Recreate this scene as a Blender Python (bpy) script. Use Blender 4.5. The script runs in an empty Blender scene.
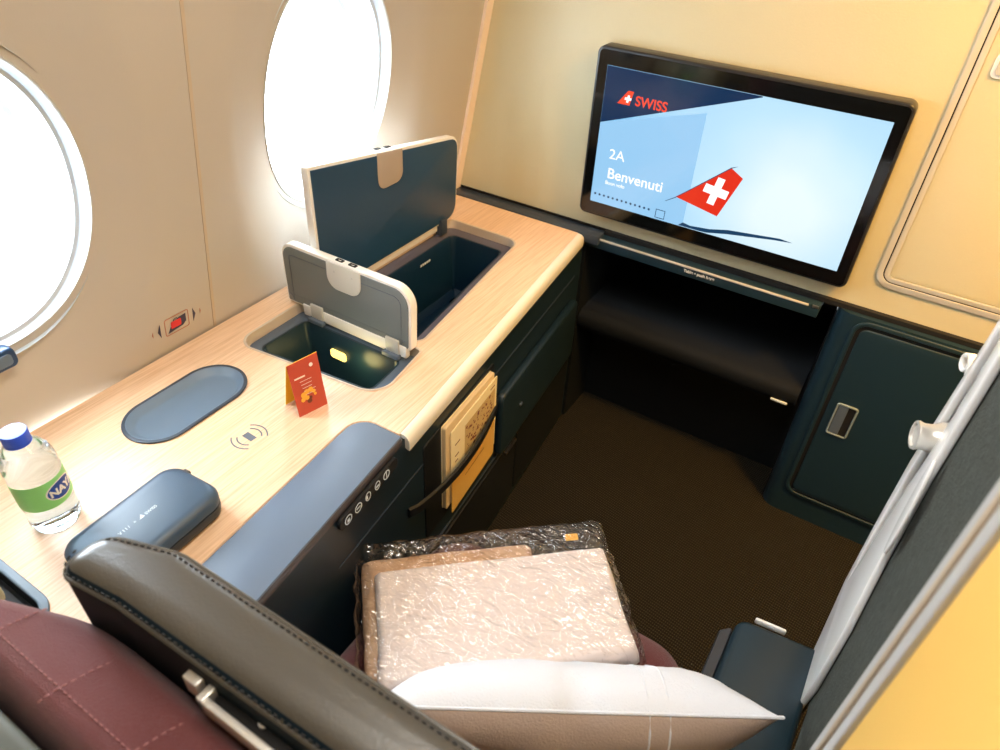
import bpy, bmesh, math, random
from math import sin, cos, pi, radians as R
from mathutils import Vector as V, Matrix, noise
random.seed(4)
S = bpy.context.scene
COL = S.collection
H = 0.62                                   # worktop height

# ------------------------------------------------------------------ materials
def lin(c):
    return tuple(((x/12.92) if x <= .04045 else ((x+.055)/1.055)**2.4) for x in c)
def mat(name, rgb, rough=.5, metal=0, spec=.5, bump=0, bscale=200, coat=0, emit=None, es=1, sheen=0, var=0, vscale=3):
    m = bpy.data.materials.new(name); m.use_nodes = True
    nt = m.node_tree; b = nt.nodes['Principled BSDF']
    col = (*lin(rgb), 1)
    b.inputs['Base Color'].default_value = col
    b.inputs['Roughness'].default_value = rough
    b.inputs['Metallic'].default_value = metal
    b.inputs['Specular IOR Level'].default_value = spec
    b.inputs['Coat Weight'].default_value = coat
    b.inputs['Coat Roughness'].default_value = .06
    b.inputs['Sheen Weight'].default_value = sheen
    if emit:
        b.inputs['Emission Color'].default_value = (*lin(emit), 1); b.inputs['Emission Strength'].default_value = es
    tc = nt.nodes.new('ShaderNodeTexCoord')
    if bump:
        n = nt.nodes.new('ShaderNodeTexNoise'); n.inputs['Scale'].default_value = bscale; n.inputs['Detail'].default_value = 3
        nt.links.new(tc.outputs['Object'], n.inputs['Vector'])
        bp = nt.nodes.new('ShaderNodeBump'); bp.inputs['Strength'].default_value = bump; bp.inputs['Distance'].default_value = .002
        nt.links.new(n.outputs['Fac'], bp.inputs['Height']); nt.links.new(bp.outputs['Normal'], b.inputs['Normal'])
    if var:
        n = nt.nodes.new('ShaderNodeTexNoise'); n.inputs['Scale'].default_value = vscale; n.inputs['Detail'].default_value = 4
        nt.links.new(tc.outputs['Object'], n.inputs['Vector'])
        mx = nt.nodes.new('ShaderNodeMix'); mx.data_type = 'RGBA'
        mx.inputs[6].default_value = tuple(x*(1-var) for x in col[:3])+(1,)
        mx.inputs[7].default_value = tuple(min(1, x*(1+var)) for x in col[:3])+(1,)
        nt.links.new(n.outputs['Fac'], mx.inputs[0]); nt.links.new(mx.outputs[2], b.inputs['Base Color'])
    return m

def wood_mat():
    m = mat('pale_wood', (.88, .74, .58), .38)
    nt = m.node_tree; b = nt.nodes['Principled BSDF']
    tc = nt.nodes.new('ShaderNodeTexCoord'); mp = nt.nodes.new('ShaderNodeMapping')
    mp.inputs['Scale'].default_value = (150, 5, 5); mp.inputs['Rotation'].default_value = (0, 0, R(-4))
    n = nt.nodes.new('ShaderNodeTexNoise'); n.inputs['Scale'].default_value = 2.0; n.inputs['Detail'].default_value = 5
    n.inputs['Distortion'].default_value = .4
    cr = nt.nodes.new('ShaderNodeValToRGB')
    cr.color_ramp.elements[0].position = .3; cr.color_ramp.elements[0].color = (*lin((.83, .68, .54)), 1)
    cr.color_ramp.elements[1].position = .62; cr.color_ramp.elements[1].color = (*lin((.91, .775, .645)), 1)
    nt.links.new(tc.outputs['Object'], mp.inputs['Vector']); nt.links.new(mp.outputs['Vector'], n.inputs['Vector'])
    nt.links.new(n.outputs['Fac'], cr.inputs['Fac']); nt.links.new(cr.outputs['Color'], b.inputs['Base Color'])
    return m

def carpet_mat():
    m = mat('ribbed_carpet', (.2, .17, .13), .95, spec=.1)
    nt = m.node_tree; b = nt.nodes['Principled BSDF']
    tc = nt.nodes.new('ShaderNodeTexCoord'); mp = nt.nodes.new('ShaderNodeMapping')
    mp.inputs['Rotation'].default_value = (0, 0, R(8))
    w = nt.nodes.new('ShaderNodeTexWave'); w.inputs['Scale'].default_value = 42; w.inputs['Distortion'].default_value = .6
    w.inputs['Detail'].default_value = 2; w.bands_direction = 'Y'
    w2 = nt.nodes.new('ShaderNodeTexWave'); w2.inputs['Scale'].default_value = 60; w2.bands_direction = 'X'; w2.inputs['Distortion'].default_value = .6
    mu = nt.nodes.new('ShaderNodeMath'); mu.operation = 'MULTIPLY'
    cr = nt.nodes.new('ShaderNodeValToRGB')
    cr.color_ramp.elements[0].color = (*lin((.08, .075, .065)), 1); cr.color_ramp.elements[1].color = (*lin((.265, .245, .20)), 1)
    nt.links.new(tc.outputs['Object'], mp.inputs['Vector'])
    for a in (w, w2): nt.links.new(mp.outputs['Vector'], a.inputs['Vector'])
    nt.links.new(w.outputs['Fac'], mu.inputs[0]); nt.links.new(w2.outputs['Fac'], mu.inputs[1])
    nt.links.new(mu.outputs[0], cr.inputs['Fac']); nt.links.new(cr.outputs['Color'], b.inputs['Base Color'])
    bp = nt.nodes.new('ShaderNodeBump'); bp.inputs['Strength'].default_value = .8; bp.inputs['Distance'].default_value = .003
    nt.links.new(mu.outputs[0], bp.inputs['Height']); nt.links.new(bp.outputs['Normal'], b.inputs['Normal'])
    return m

def film_mat():
    m = bpy.data.materials.new('clear_film'); m.use_nodes = True; nt = m.node_tree
    nt.nodes.remove(nt.nodes['Principled BSDF']); out = nt.nodes['Material Output']
    tr = nt.nodes.new('ShaderNodeBsdfTransparent'); gl = nt.nodes.new('ShaderNodeBsdfGlossy'); gl.inputs['Roughness'].default_value = .16
    mx = nt.nodes.new('ShaderNodeMixShader'); lw = nt.nodes.new('ShaderNodeLayerWeight'); lw.inputs['Blend'].default_value = .2
    tc = nt.nodes.new('ShaderNodeTexCoord'); n = nt.nodes.new('ShaderNodeTexNoise'); n.inputs['Scale'].default_value = 22
    n.inputs['Detail'].default_value = 4; n.inputs['Distortion'].default_value = 1.4
    n.noise_type = 'RIDGED_MULTIFRACTAL'
    bp = nt.nodes.new('ShaderNodeBump'); bp.inputs['Strength'].default_value = 1; bp.inputs['Distance'].default_value = .010
    ma = nt.nodes.new('ShaderNodeMath'); ma.operation = 'MULTIPLY_ADD'; ma.inputs[1].default_value = .30; ma.inputs[2].default_value = .16
    mp = nt.nodes.new('ShaderNodeMapping'); mp.inputs['Rotation'].default_value = (0, 0, R(-25)); mp.inputs['Scale'].default_value = (1, 2.4, 1)
    n2 = nt.nodes.new('ShaderNodeTexNoise'); n2.inputs['Scale'].default_value = 40
    va = nt.nodes.new('ShaderNodeVectorMath'); va.operation = 'MULTIPLY_ADD'; va.inputs[1].default_value = (.03, .03, .03)
    vo = nt.nodes.new('ShaderNodeTexVoronoi'); vo.feature = 'DISTANCE_TO_EDGE'; vo.inputs['Scale'].default_value = 42
    ms = nt.nodes.new('ShaderNodeMath'); ms.operation = 'MULTIPLY_ADD'; ms.inputs[1].default_value = .5
    nt.links.new(tc.outputs['Object'], mp.inputs['Vector']); nt.links.new(mp.outputs['Vector'], n.inputs['Vector'])
    nt.links.new(mp.outputs['Vector'], n2.inputs['Vector']); nt.links.new(n2.outputs['Color'], va.inputs[0]); nt.links.new(mp.outputs['Vector'], va.inputs[2])
    nt.links.new(va.outputs[0], vo.inputs['Vector']); nt.links.new(vo.outputs['Distance'], ms.inputs[0]); nt.links.new(n.outputs['Fac'], ms.inputs[2])
    nt.links.new(ms.outputs[0], bp.inputs['Height'])
    nt.links.new(bp.outputs['Normal'], gl.inputs['Normal']); nt.links.new(bp.outputs['Normal'], lw.inputs['Normal'])
    nt.links.new(lw.outputs['Fresnel'], ma.inputs[0]); nt.links.new(ma.outputs[0], mx.inputs[0])
    nt.links.new(tr.outputs[0], mx.inputs[1]); nt.links.new(gl.outputs[0], mx.inputs[2]); nt.links.new(mx.outputs[0], out.inputs['Surface'])
    return m

def pane_mat():
    m = bpy.data.materials.new('window_glass'); m.use_nodes = True; nt = m.node_tree
    nt.nodes.remove(nt.nodes['Principled BSDF']); out = nt.nodes['Material Output']
    tr = nt.nodes.new('ShaderNodeBsdfTransparent'); tr.inputs[0].default_value = (.93, .97, 1, 1)
    gl = nt.nodes.new('ShaderNodeBsdfGlossy'); gl.inputs['Roughness'].default_value = .03
    mx = nt.nodes.new('ShaderNodeMixShader'); mx.inputs[0].default_value = .05
    nt.links.new(tr.outputs[0], mx.inputs[1]); nt.links.new(gl.outputs[0], mx.inputs[2]); nt.links.new(mx.outputs[0], out.inputs['Surface'])
    return m

def water_mat():
    m = mat('clear_bottle', (.86, .94, 1), .03)
    b = m.node_tree.nodes['Principled BSDF']; b.inputs['Transmission Weight'].default_value = 1; b.inputs['IOR'].default_value = 1.3
    return m

def screen_mat():
    m = bpy.data.materials.new('screen_sky'); m.use_nodes = True; nt = m.node_tree; b = nt.nodes['Principled BSDF']
    b.inputs['Base Color'].default_value = (.02, .03, .04, 1); b.inputs['Roughness'].default_value = .15
    tc = nt.nodes.new('ShaderNodeTexCoord'); sp = nt.nodes.new('ShaderNodeSeparateXYZ')
    # distance from the picture's bright middle, a plain radial sky picture
    vd = nt.nodes.new('ShaderNodeVectorMath'); vd.operation = 'DISTANCE'; vd.inputs[1].default_value = (-.20, 1.48, .82)
    n = nt.nodes.new('ShaderNodeTexNoise'); n.inputs['Scale'].default_value = 5
    ad = nt.nodes.new('ShaderNodeMath'); ad.operation = 'MULTIPLY_ADD'; ad.inputs[1].default_value = .16
    cr = nt.nodes.new('ShaderNodeValToRGB'); e = cr.color_ramp.elements
    e[0].position = .12; e[0].color = (*lin((.90, .965, .99)), 1); e[1].position = .50; e[1].color = (*lin((.50, .75, .92)), 1)
    x = e.new(.27); x.color = (*lin((.74, .89, .98)), 1)
    nt.links.new(tc.outputs['Object'], vd.inputs[0]); nt.links.new(tc.outputs['Object'], n.inputs['Vector'])
    nt.links.new(n.outputs['Fac'], ad.inputs[0]); nt.links.new(vd.outputs['Value'], ad.inputs[2])
    nt.links.new(ad.outputs[0], cr.inputs['Fac']); nt.links.new(cr.outputs['Color'], b.inputs['Emission Color'])
    b.inputs['Emission Strength'].default_value = SCR
    return m

SCR = .66
M = dict(
    wood=wood_mat(), carpet=carpet_mat(), film=film_mat(), glass=pane_mat(), water=water_mat(), sky=screen_mat(),
    side=mat('sidewall_plastic', (.74,.71,.67), .5, bump=.08, bscale=500),
    seam=mat('tan_seam', (.76,.69,.60), .6),
    pink=mat('corner_strip', (.94,.87,.81), .5),
    cream=mat('cream_laminate', (.79,.76,.63), .42, bump=.35, bscale=260),
    bezel=mat('grey_trim', (.74,.735,.71), .35),
    line=mat('black_gap', (.05, .05, .055), .7),
    winring=mat('window_ring', (.74,.77,.80), .3),
    reveal=mat('window_reveal', (.80,.85,.88), .4),
    slate=mat('slate_edge', (.20,.24,.29), .35),
    pad=mat('blue_grey_pad', (.38, .44, .52), .42, bump=.12, bscale=700),
    padedge=mat('pad_edge', (.27,.25,.26), .4),
    dark=mat('dark_teal_plastic', (.08,.15,.19), .42, bump=.08, bscale=500),
    darker=mat('near_black_plastic', (.045,.065,.08), .5, bump=.08, bscale=500),
    ledge=mat('ledge_vinyl', (.045,.06,.075), .75, spec=.2),
    tray_rim=mat('handle_grey', (.50, .56, .57), .3),
    knob=mat('satin_knob', (.86, .85, .83), .3, metal=.4),
    cab=mat('cabinet_teal', (.105,.19,.235), .4, bump=.1, bscale=600),
    trim=mat('cream_bullnose', (.88, .86, .80), .3),
    lidedge=mat('lid_edge', (.90, .89, .87), .35),
    lidblue=mat('lid_navy', (.13,.26,.37), .35, bump=.08, bscale=700),
    lidgrey=mat('lid_grey', (.42, .45, .46), .35, bump=.05, bscale=700),
    lip=mat('bin_lip', (.78, .71, .63), .35),
    tab=mat('latch_tab', (.80, .79, .76), .35),
    tabtan=mat('latch_tab_tan', (.66, .61, .56), .4),
    steel=mat('brushed_steel', (.72, .70, .67), .28, metal=1),
    rim=mat('bin_rim', (.33, .38, .44), .4),
    rimp=mat('bin_rim_plum', (.36, .35, .40), .4),
    tub=mat('bin_liner', (.09,.18,.22), .35),
    tubn=mat('bin_liner_navy', (.04,.15,.23), .35),
    trayb=mat('tray_blue_grey', (.38, .45, .52), .42),
    red=mat('red_card', (.74,.29,.20), .45), yel=mat('yellow_card', (.95, .78, .12), .45),
    gold=mat('gold_print', (.95, .70, .22), .5),
    white=mat('white_plastic', (.93, .93, .92), .35),
    cloth=mat('white_cotton', (.85,.86,.89), .85, bump=.5, bscale=350, sheen=.2),
    taupe=mat('pillow_back_shade', (.68,.60,.55), .9, bump=.5, bscale=350),  # shade on the pillow's rear face, painted as a darker colour
    fold=mat('tan_blanket', (.84, .68, .54), .9, bump=1, bscale=60),
    blanket=mat('beige_blanket', (.93,.87,.84), .9, bump=1, bscale=60, sheen=.1),
    burg=mat('burgundy_fabric', (.41,.155,.17), .85, bump=1, bscale=900, sheen=.25, var=.15, vscale=8),
    shell=mat('grey_green_shell', (.34, .36, .34), .5),
    stitch=mat('pink_stitch', (.62,.42,.42), .8),
    leather=mat('dark_leather', (.29,.275,.25), .36, bump=.15, bscale=350, spec=.6),
    leathback=mat('headrest_back', (.05,.12,.16), .6, bump=.2, bscale=500, spec=.25),
    thread=mat('dark_thread', (.07, .065, .06), .7),
    felt=mat('grey_felt', (.27,.29,.275), .95, bump=1.0, bscale=260, sheen=.04, spec=.1, var=.45, vscale=90),
    doorw=mat('door_edge_white', (.97,.97,.97), .22, spec=.6),
    neargrey=mat('partition_edge_grey', (.76,.76,.76), .4),
    nearyel=mat('partition_warm_light', (.96,.77,.40), .5),  # warm light on the near partition, put into a yellow base colour
    case=mat('case_blue_grey', (.22,.30,.38), .4, bump=.1, bscale=900),
    caseside=mat('case_side', (.12, .17, .21), .5),
    print=mat('light_print', (.82, .86, .88), .5), nfc=mat('grey_print', (.38, .40, .44), .5),
    cap=mat('blue_cap', (.20,.34,.85), .3), label=mat('green_label', (.55,.86,.52), .4), labelb=mat('blue_oval', (.10, .27, .62), .4),
    kraft=mat('kraft_paper', (.84,.75,.58), .7), paper=mat('cream_paper', (.93, .88, .72), .6),
    goldp=mat('gold_paper', (.86,.69,.36), .5), ink=mat('brown_ink', (.45, .22, .15), .7), inkt=mat('tan_ink', (.76, .66, .46), .7),
    bezelb=mat('tv_body', (.13, .13, .14), .3), tvglass=mat('tv_black_glass', (.035, .045, .055), .08, spec=.6),
    s_panel=mat('screen_panel', (.02, .03, .05), .15, emit=(.60, .80, .95), es=SCR*1.0),
    s_dark=mat('screen_navy', (.02, .03, .05), .12, emit=(.05, .20, .36), es=SCR*.8),
    s_red=mat('screen_red', (.05, .01, .01), .15, emit=(.90, .20, .12), es=SCR*1.0),
    s_white=mat('screen_white', (.2, .2, .2), .2, emit=(1, 1, 1), es=SCR*1.15),
    s_wing=mat('screen_wing', (.02, .03, .05), .15, emit=(.12, .28, .42), es=SCR*.8),
    s_logo=mat('screen_orange_red', (.05, .02, .01), .15, emit=(1, .30, .16), es=SCR*1.0),
    led=mat('warm_led', (.9, .8, .4), .4, emit=(1, .86, .45), es=1.5),
    pred=mat('placard_red', (.85, .18, .2), .5), pnavy=mat('placard_navy', (.22, .22, .34), .5), pline=mat('placard_line', (.70, .45, .38), .5),
    ceil=mat('ceiling_white', (.86, .84, .80), .7), lampw=mat('ceiling_lamp', (.9, .85, .7), .5, emit=(1, .88, .66), es=3),
    bluecap=mat('lamp_blue', (.06,.20,.34), .3),
)

# ------------------------------------------------------------------ helpers
def link(name, bm, m, parent=None, smooth=30, kind=None):
    if not isinstance(m, (list, tuple)): m = [m]
    me = bpy.data.meshes.new(name); bm.normal_update(); bm.to_mesh(me); bm.free()
    for x in m: me.materials.append(M[x] if isinstance(x, str) else x)
    o = bpy.data.objects.new(name, me); COL.objects.link(o)
    if smooth:
        for p in me.polygons: p.use_smooth = True
        me.set_sharp_from_angle(angle=R(smooth))
    if parent: o.parent = parent
    if kind: o['kind'] = kind
    return o
def tag(o, label, cat, group=None):
    o['label'] = label; o['category'] = cat
    if group: o['group'] = group
    return o
def thing(name, label, cat, group=None):
    o = bpy.data.objects.new(name, None); COL.objects.link(o); o.empty_display_size = .05
    return tag(o, label, cat, group)
def settle(root):
    """put an Empty at the base of its parts without moving them"""
    pts = [c.matrix_local @ v.co for c in root.children if c.type == 'MESH' for v in c.data.vertices]
    c = V(((min(p.x for p in pts)+max(p.x for p in pts))/2, (min(p.y for p in pts)+max(p.y for p in pts))/2, min(p.z for p in pts)))
    root.location = c
    for ch in root.children: ch.matrix_parent_inverse = Matrix.Translation(-c)

def box(bm, x0, x1, y0, y1, z0, z1, bev=0, seg=2, mi=0, M4=None):
    r = bmesh.ops.create_cube(bm, size=1, matrix=Matrix.Translation(((x0+x1)/2, (y0+y1)/2, (z0+z1)/2)) @ Matrix.Diagonal((abs(x1-x0), abs(y1-y0), abs(z1-z0), 1)))
    vs = r['verts']; fs = {f for v in vs for f in v.link_faces}
    for f in fs: f.material_index = mi
    if M4 is not None: bmesh.ops.transform(bm, matrix=M4, verts=vs)
    if bev:
        es = list({e for v in vs for e in v.link_edges})
        bmesh.ops.bevel(bm, geom=es, offset=bev, segments=seg, profile=.5, affect='EDGES')
    return bm
def B(*a, **k): return box(bmesh.new(), *a, **k)

def rpoly(pts, rad, seg=8):
    """round the corners of a 2D polygon"""
    n = len(pts); out = []
    rads = rad if isinstance(rad, (list, tuple)) else [rad]*n
    for i in range(n):
        p = V(pts[i]); a = V(pts[i-1]); c = V(pts[(i+1) % n]); r = rads[i]
        if r <= 0: out.append(tuple(p)); continue
        d1 = (a-p).normalized(); d2 = (c-p).normalized()
        ang = d1.angle(d2); t = min(r/math.tan(ang/2), (a-p).length*.49, (c-p).length*.49); r = t*math.tan(ang/2)
        q = p+(d1+d2).normalized()*(r/sin(ang/2))
        s = (p+d1*t)-q; e = (p+d2*t)-q
        a0 = math.atan2(s.y, s.x); a1 = math.atan2(e.y, e.x); da = (a1-a0+pi) % (2*pi)-pi
        for k in range(seg+1):
            th = a0+da*k/seg; out.append((q.x+r*cos(th), q.y+r*sin(th)))
    return out
def inset(loop, d):
    """shrink a counter-clockwise loop by d"""
    n = len(loop); out = []
    for i in range(n):
        a = V(loop[i-1]); p = V(loop[i]); c = V(loop[(i+1) % n])
        e1 = (p-a); e2 = (c-p)
        if e1.length < 1e-7: e1 = e2
        if e2.length < 1e-7: e2 = e1
        n1 = V((-e1.y, e1.x)).normalized(); n2 = V((-e2.y, e2.x)).normalized(); nn = (n1+n2)
        nn = nn.normalized() if nn.length > 1e-6 else n1
        out.append(tuple(p+nn*(d/max(.4, nn.dot(n1)))))
    return out
def rlev(pts, rads, d, seg=10):
    """a rounded polygon shrunk by d, its corner radii shrinking too (same vertex count at every d)"""
    p = inset(ccw(pts), d) if d else pts
    return rpoly(p, [max(r-d, .003) for r in rads], seg)
def ccw(l):
    a = sum(l[i-1][0]*l[i][1]-l[i][0]*l[i-1][1] for i in range(len(l)))
    return l if a > 0 else l[::-1]
XY = lambda z: Matrix.Translation((0, 0, z))
FRONT = lambda y: Matrix(((1, 0, 0, 0), (0, 0, -1, y), (0, 1, 0, 0), (0, 0, 0, 1)))      # local (x, z, n) facing -Y
def sheet(loops, z0, z1, bev=0, mat4=None, bseg=2):
    """flat plate with holes, in the local XY plane between z0 and z1"""
    cu = bpy.data.curves.new('c', 'CURVE'); cu.dimensions = '2D'; cu.fill_mode = 'BOTH'
    for l in loops:
        l = [p for i, p in enumerate(l) if (V(p)-V(l[i-1])).length > 2e-5]
        s = cu.splines.new('POLY'); s.points.add(len(l)-1); s.use_cyclic_u = True
        for p, q in zip(s.points, l): p.co = (q[0], q[1], 0, 1)
    t = (z1-z0)/2
    cu.extrude = max(0, t-bev); cu.bevel_depth = bev; cu.bevel_resolution = bseg
    if bev: cu.offset = -bev
    o = bpy.data.objects.new('c', cu); COL.objects.link(o); bpy.context.view_layer.update()
    me = o.to_mesh(); bm = bmesh.new(); bm.from_mesh(me); o.to_mesh_clear()
    bpy.data.objects.remove(o); bpy.data.curves.remove(cu)
    bmesh.ops.remove_doubles(bm, verts=bm.verts, dist=1e-6)
    bmesh.ops.transform(bm, matrix=(mat4 or Matrix()) @ Matrix.Translation((0, 0, (z0+z1)/2)), verts=bm.verts)
    bmesh.ops.recalc_face_normals(bm, faces=bm.faces)
    return bm
def text(body, size, mat4, align='LEFT', bold=0, depth=.0002, xs=1, shear=0):
    cu = bpy.data.curves.new('t', 'FONT'); cu.body = body; cu.size = size; cu.align_x = align; cu.extrude = depth; cu.offset = bold; cu.shear = shear
    o = bpy.data.objects.new('t', cu); COL.objects.link(o); bpy.context.view_layer.update()
    me = o.to_mesh(); bm = bmesh.new(); bm.from_mesh(me); o.to_mesh_clear()
    bpy.data.objects.remove(o); bpy.data.curves.remove(cu)
    bmesh.ops.transform(bm, matrix=mat4 @ Matrix.Diagonal((xs, 1, 1, 1)), verts=bm.verts)
    return bm
def frame(o, ex, ey):
    """matrix with origin o and local x, y axes"""
    ex = V(ex).normalized(); ey = V(ey); ez = ex.cross(ey).normalized(); ey = ez.cross(ex)
    m = Matrix.Identity(4)
    for i in range(3): m[i][0] = ex[i]; m[i][1] = ey[i]; m[i][2] = ez[i]; m[i][3] = o[i]
    return m
def loft(bm, loops, close0=False, close1=False, mi=None, cyc=True):
    rows = [[bm.verts.new(p) for p in l] for l in loops]; n = len(rows[0])
    for j in range(len(rows)-1):
        for i in range(n if cyc else n-1):
            k = (i+1) % n
            f = bm.faces.new((rows[j][i], rows[j][k], rows[j+1][k], rows[j+1][i]))
            if mi: f.material_index = mi[j]
    if close0: f = bm.faces.new(rows[0][::-1]); f.material_index = mi[0] if mi else 0
    if close1: f = bm.faces.new(rows[-1]); f.material_index = mi[-1] if mi else 0
    return rows
def recalc(bm): bmesh.ops.recalc_face_normals(bm, faces=bm.faces); return bm
def tube(bm, pts, r, n=8, cyc=False):
    pts = [V(p) for p in pts]; N = len(pts); rings = []; up = None
    for i, p in enumerate(pts):
        if cyc: t = pts[(i+1) % N]-pts[i-1]
        else: t = pts[min(i+1, N-1)]-pts[max(i-1, 0)]
        t.normalize()
        if up is None: up = t.orthogonal().normalized()
        up = (up-t*up.dot(t)); up.normalize(); s = t.cross(up)
        rr = r[i] if isinstance(r, (list, tuple)) else r
        rings.append([p+(up*cos(2*pi*k/n)+s*sin(2*pi*k/n))*rr for k in range(n)])
    rows = [[bm.verts.new(q) for q in l] for l in rings]
    for j in range(N if cyc else N-1):
        a = rows[j]; b = rows[(j+1) % N]
        for k in range(n): bm.faces.new((a[k], a[(k+1) % n], b[(k+1) % n], b[k]))
    if not cyc: bm.faces.new(rows[0][::-1]); bm.faces.new(rows[-1])
    return bm
def lathe(bm, prof, c, axis=None, n=40, mi=None):
    """prof: (radius, height) along local z at c"""
    m = Matrix.Translation(c) @ (axis or Matrix())
    loops = [[m @ V((r*cos(2*pi*k/n), r*sin(2*pi*k/n), z)) for k in range(n)] for r, z in prof]
    loft(bm, loops, prof[0][0] > 1e-5, prof[-1][0] > 1e-5, mi); return bm
def dashes(bm, pts, r, dash, gap):
    """a row of stitches following a polyline"""
    pts = [V(p) for p in pts]; L = [0]
    for a, b in zip(pts, pts[1:]): L.append(L[-1]+(b-a).length)
    def at(s):
        for i in range(len(pts)-1):
            if s <= L[i+1]: return pts[i].lerp(pts[i+1], (s-L[i])/max(1e-9, L[i+1]-L[i]))
        return pts[-1]
    s = 0
    while s+dash < L[-1]:
        tube(bm, [at(s), at(s+dash*.5), at(s+dash)], [r*.7, r, r*.7], 5); s += dash+gap
    return bm

# ------------------------------------------------------------------ the setting
def wx(z):                                                   # curve of the sidewall
    if z < 1.25: return -1.056+.19*(z-.608)
    return -.934+.19*(z-1.25)+.6*(z-1.25)**2
ZC, RY, RZ = .993, .1735, .222
WC = (.336, 1.018); SEAM = .685
def se(t): return math.copysign(abs(t)**.94, t)
def ell(c, s, n=96): return [(c+RY*s*se(cos(2*pi*k/n)), ZC+RZ*s*se(sin(2*pi*k/n))) for k in range(n)]
def dish(c, y, z):                                           # shallow dish pressed in the panel round each window
    return -.055*max(0, 1-math.sqrt(((y-c)/.262)**2+((z-ZC)/.50)**2))
bm = bmesh.new()
def gridpatch(y0, y1, z0, z1, ny, nz):
    loft(bm, [[V((wx(z0+(z1-z0)*j/nz), y0+(y1-y0)*i/ny, z0+(z1-z0)*j/nz)) for i in range(ny+1)] for j in range(nz+1)], cyc=False)
for c, y0, y1 in ((WC[0], -.08, SEAM), (WC[1], SEAM, 1.56)):
    z0, z1 = .60, 1.42; n = 96; rings = []
    for s, dx in ((.975, -.035), (.99, -.012), (1.0, -.002), (1.012, 0), (1.08, 0), (1.16, 0), (1.25, 0), (1.37, 0)):
        rings.append([V((wx(z)+dx+dish(c, y, z), y, z)) for y, z in ell(c, s)])
    base = ell(c, 1.37)
    rect = []
    for k in range(n):
        y, z = base[k]; dy = y-c; dz = z-ZC; t = 1e9
        if dy > 1e-6: t = min(t, (y1-c)/dy)
        if dy < -1e-6: t = min(t, (y0-c)/dy)
        if dz > 1e-6: t = min(t, (z1-ZC)/dz)
        if dz < -1e-6: t = min(t, (z0-ZC)/dz)
        rect.append((c+dy*t, ZC+dz*t))
    for cy, cz in ((y0, z0), (y0, z1), (y1, z0), (y1, z1)):
        k = min(range(n), key=lambda i: (rect[i][0]-cy)**2+(rect[i][1]-cz)**2); rect[k] = (cy, cz)
    for t in [q/12 for q in range(1, 13)]:
        rings.append([V((wx(z)+dish(c, y, z), y, z)) for y, z in ((b[0]+(r[0]-b[0])*t, b[1]+(r[1]-b[1])*t) for b, r in zip(base, rect))])
    loft(bm, rings)
gridpatch(-1.6, 1.56, 0, .60, 4, 2); gridpatch(-1.6, 1.56, 1.42, 2.1, 4, 8); gridpatch(-1.6, -.08, .60, 1.42, 3, 10)
bmesh.ops.recalc_face_normals(bm, faces=bm.faces)
link('wall_left', bm, 'side', smooth=24, kind='structure')
for i, c in enumerate(WC):
    bm = bmesh.new()
    loft(bm, [[V((wx(z)+dx+dish(c, y, z), y, z)) for y, z in ell(c, s)] for s, dx in ((1.012, .0005), (1.006, .0025), (.994, .0022), (.985, -.008))])
    fr = link('window_%d' % (i+1), recalc(bm), 'bezel', smooth=60, kind='structure')
    bm = bmesh.new()
    loft(bm, [[V((wx(z)+dx-.017, y, z)) for y, z in ell(c, s)] for s, dx in ((.990, -.010), (.955, -.020), (.925, -.022), (.915, -.030), (.89, -.060), (.88, -.085), (.84, -.088), (.83, -.12))], mi=[0, 0, 0, 1, 1, 1, 1])
    link('window_ring', recalc(bm), ['winring', 'reveal'], fr, smooth=30)
    bm = bmesh.new(); bm.faces.new([bm.verts.new(V((wx(ZC)-.125+(z-ZC)*.19, y, z))) for y, z in ell(c, .85)])
    link('window_pane', bm, 'glass', fr, smooth=0)
    bm = bmesh.new()
    loft(bm, [[V((wx(z)+dx, y, z)) for y, z in ell(c, s)] for s, dx in ((1.06, -.02), (1.06, -.137), (.83, -.136))])
    link('outer_skin', bm, 'reveal', fr, smooth=0)
def ribbon(y0, y1, za, zb, dx, t=.004, n=30):
    bm = bmesh.new()
    loft(bm, [[V((wx(z)+dx, y0, z)), V((wx(z)+dx, y1, z)), V((wx(z)+dx-t, y1, z)), V((wx(z)+dx-t, y0, z))] for z in [za+(zb-za)*k/n for k in range(n+1)]], True, True)
    return recalc(bm)
link('trim_1', ribbon(SEAM-.003, SEAM+.003, .62, 2.0, .0012), 'seam', kind='structure')
link('trim_2', ribbon(1.492, 1.5195, .622, 2.0, .008, .02), 'pink', smooth=20, kind='structure')

link('floor', sheet([[(-1.3, -1.6), (1.6, -1.6), (1.6, 2.2), (-1.3, 2.2)]], -.03, 0), 'carpet', kind='structure', smooth=0)
link('ceiling', B(-1.0, 1.6, -1.6, 1.6, 2.1, 2.14), 'ceil', kind='structure', smooth=0)
link('wall_right', B(1.6, 1.64, -1.6, 2.2, 0, 2.14), 'cream', kind='structure', smooth=0)
link('wall_back', B(-1.3, 1.6, -1.64, -1.6, 0, 2.14), 'cream', kind='structure', smooth=0)
BZ = .630
link('wall_front', B(-1.3, 1.6, 1.52, 1.56, BZ, 2.14), 'cream', kind='structure', smooth=0)
link('wall_lower', sheet([[(-1.3, 0), (-.657, 0), (-.657, BZ), (-1.3, BZ)], [(.30, 0), (1.6, 0), (1.6, BZ), (.30, BZ)]], 0, .03, mat4=FRONT(1.56)), 'darker', kind='structure', smooth=0)
bm = B(-1.05, -.60, 1.476, 1.5195, .60, .6235, bev=.002)
link('trim_3', bm, 'slate', kind='structure')
link('trim_5', B(-1.3, -.60, 1.5197, 1.60, .600, .6297), 'line', kind='structure', smooth=0)
link('trim_4', B(-.60, 1.59, 1.508, 1.60, .6190, .6297), 'line', kind='structure')

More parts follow.
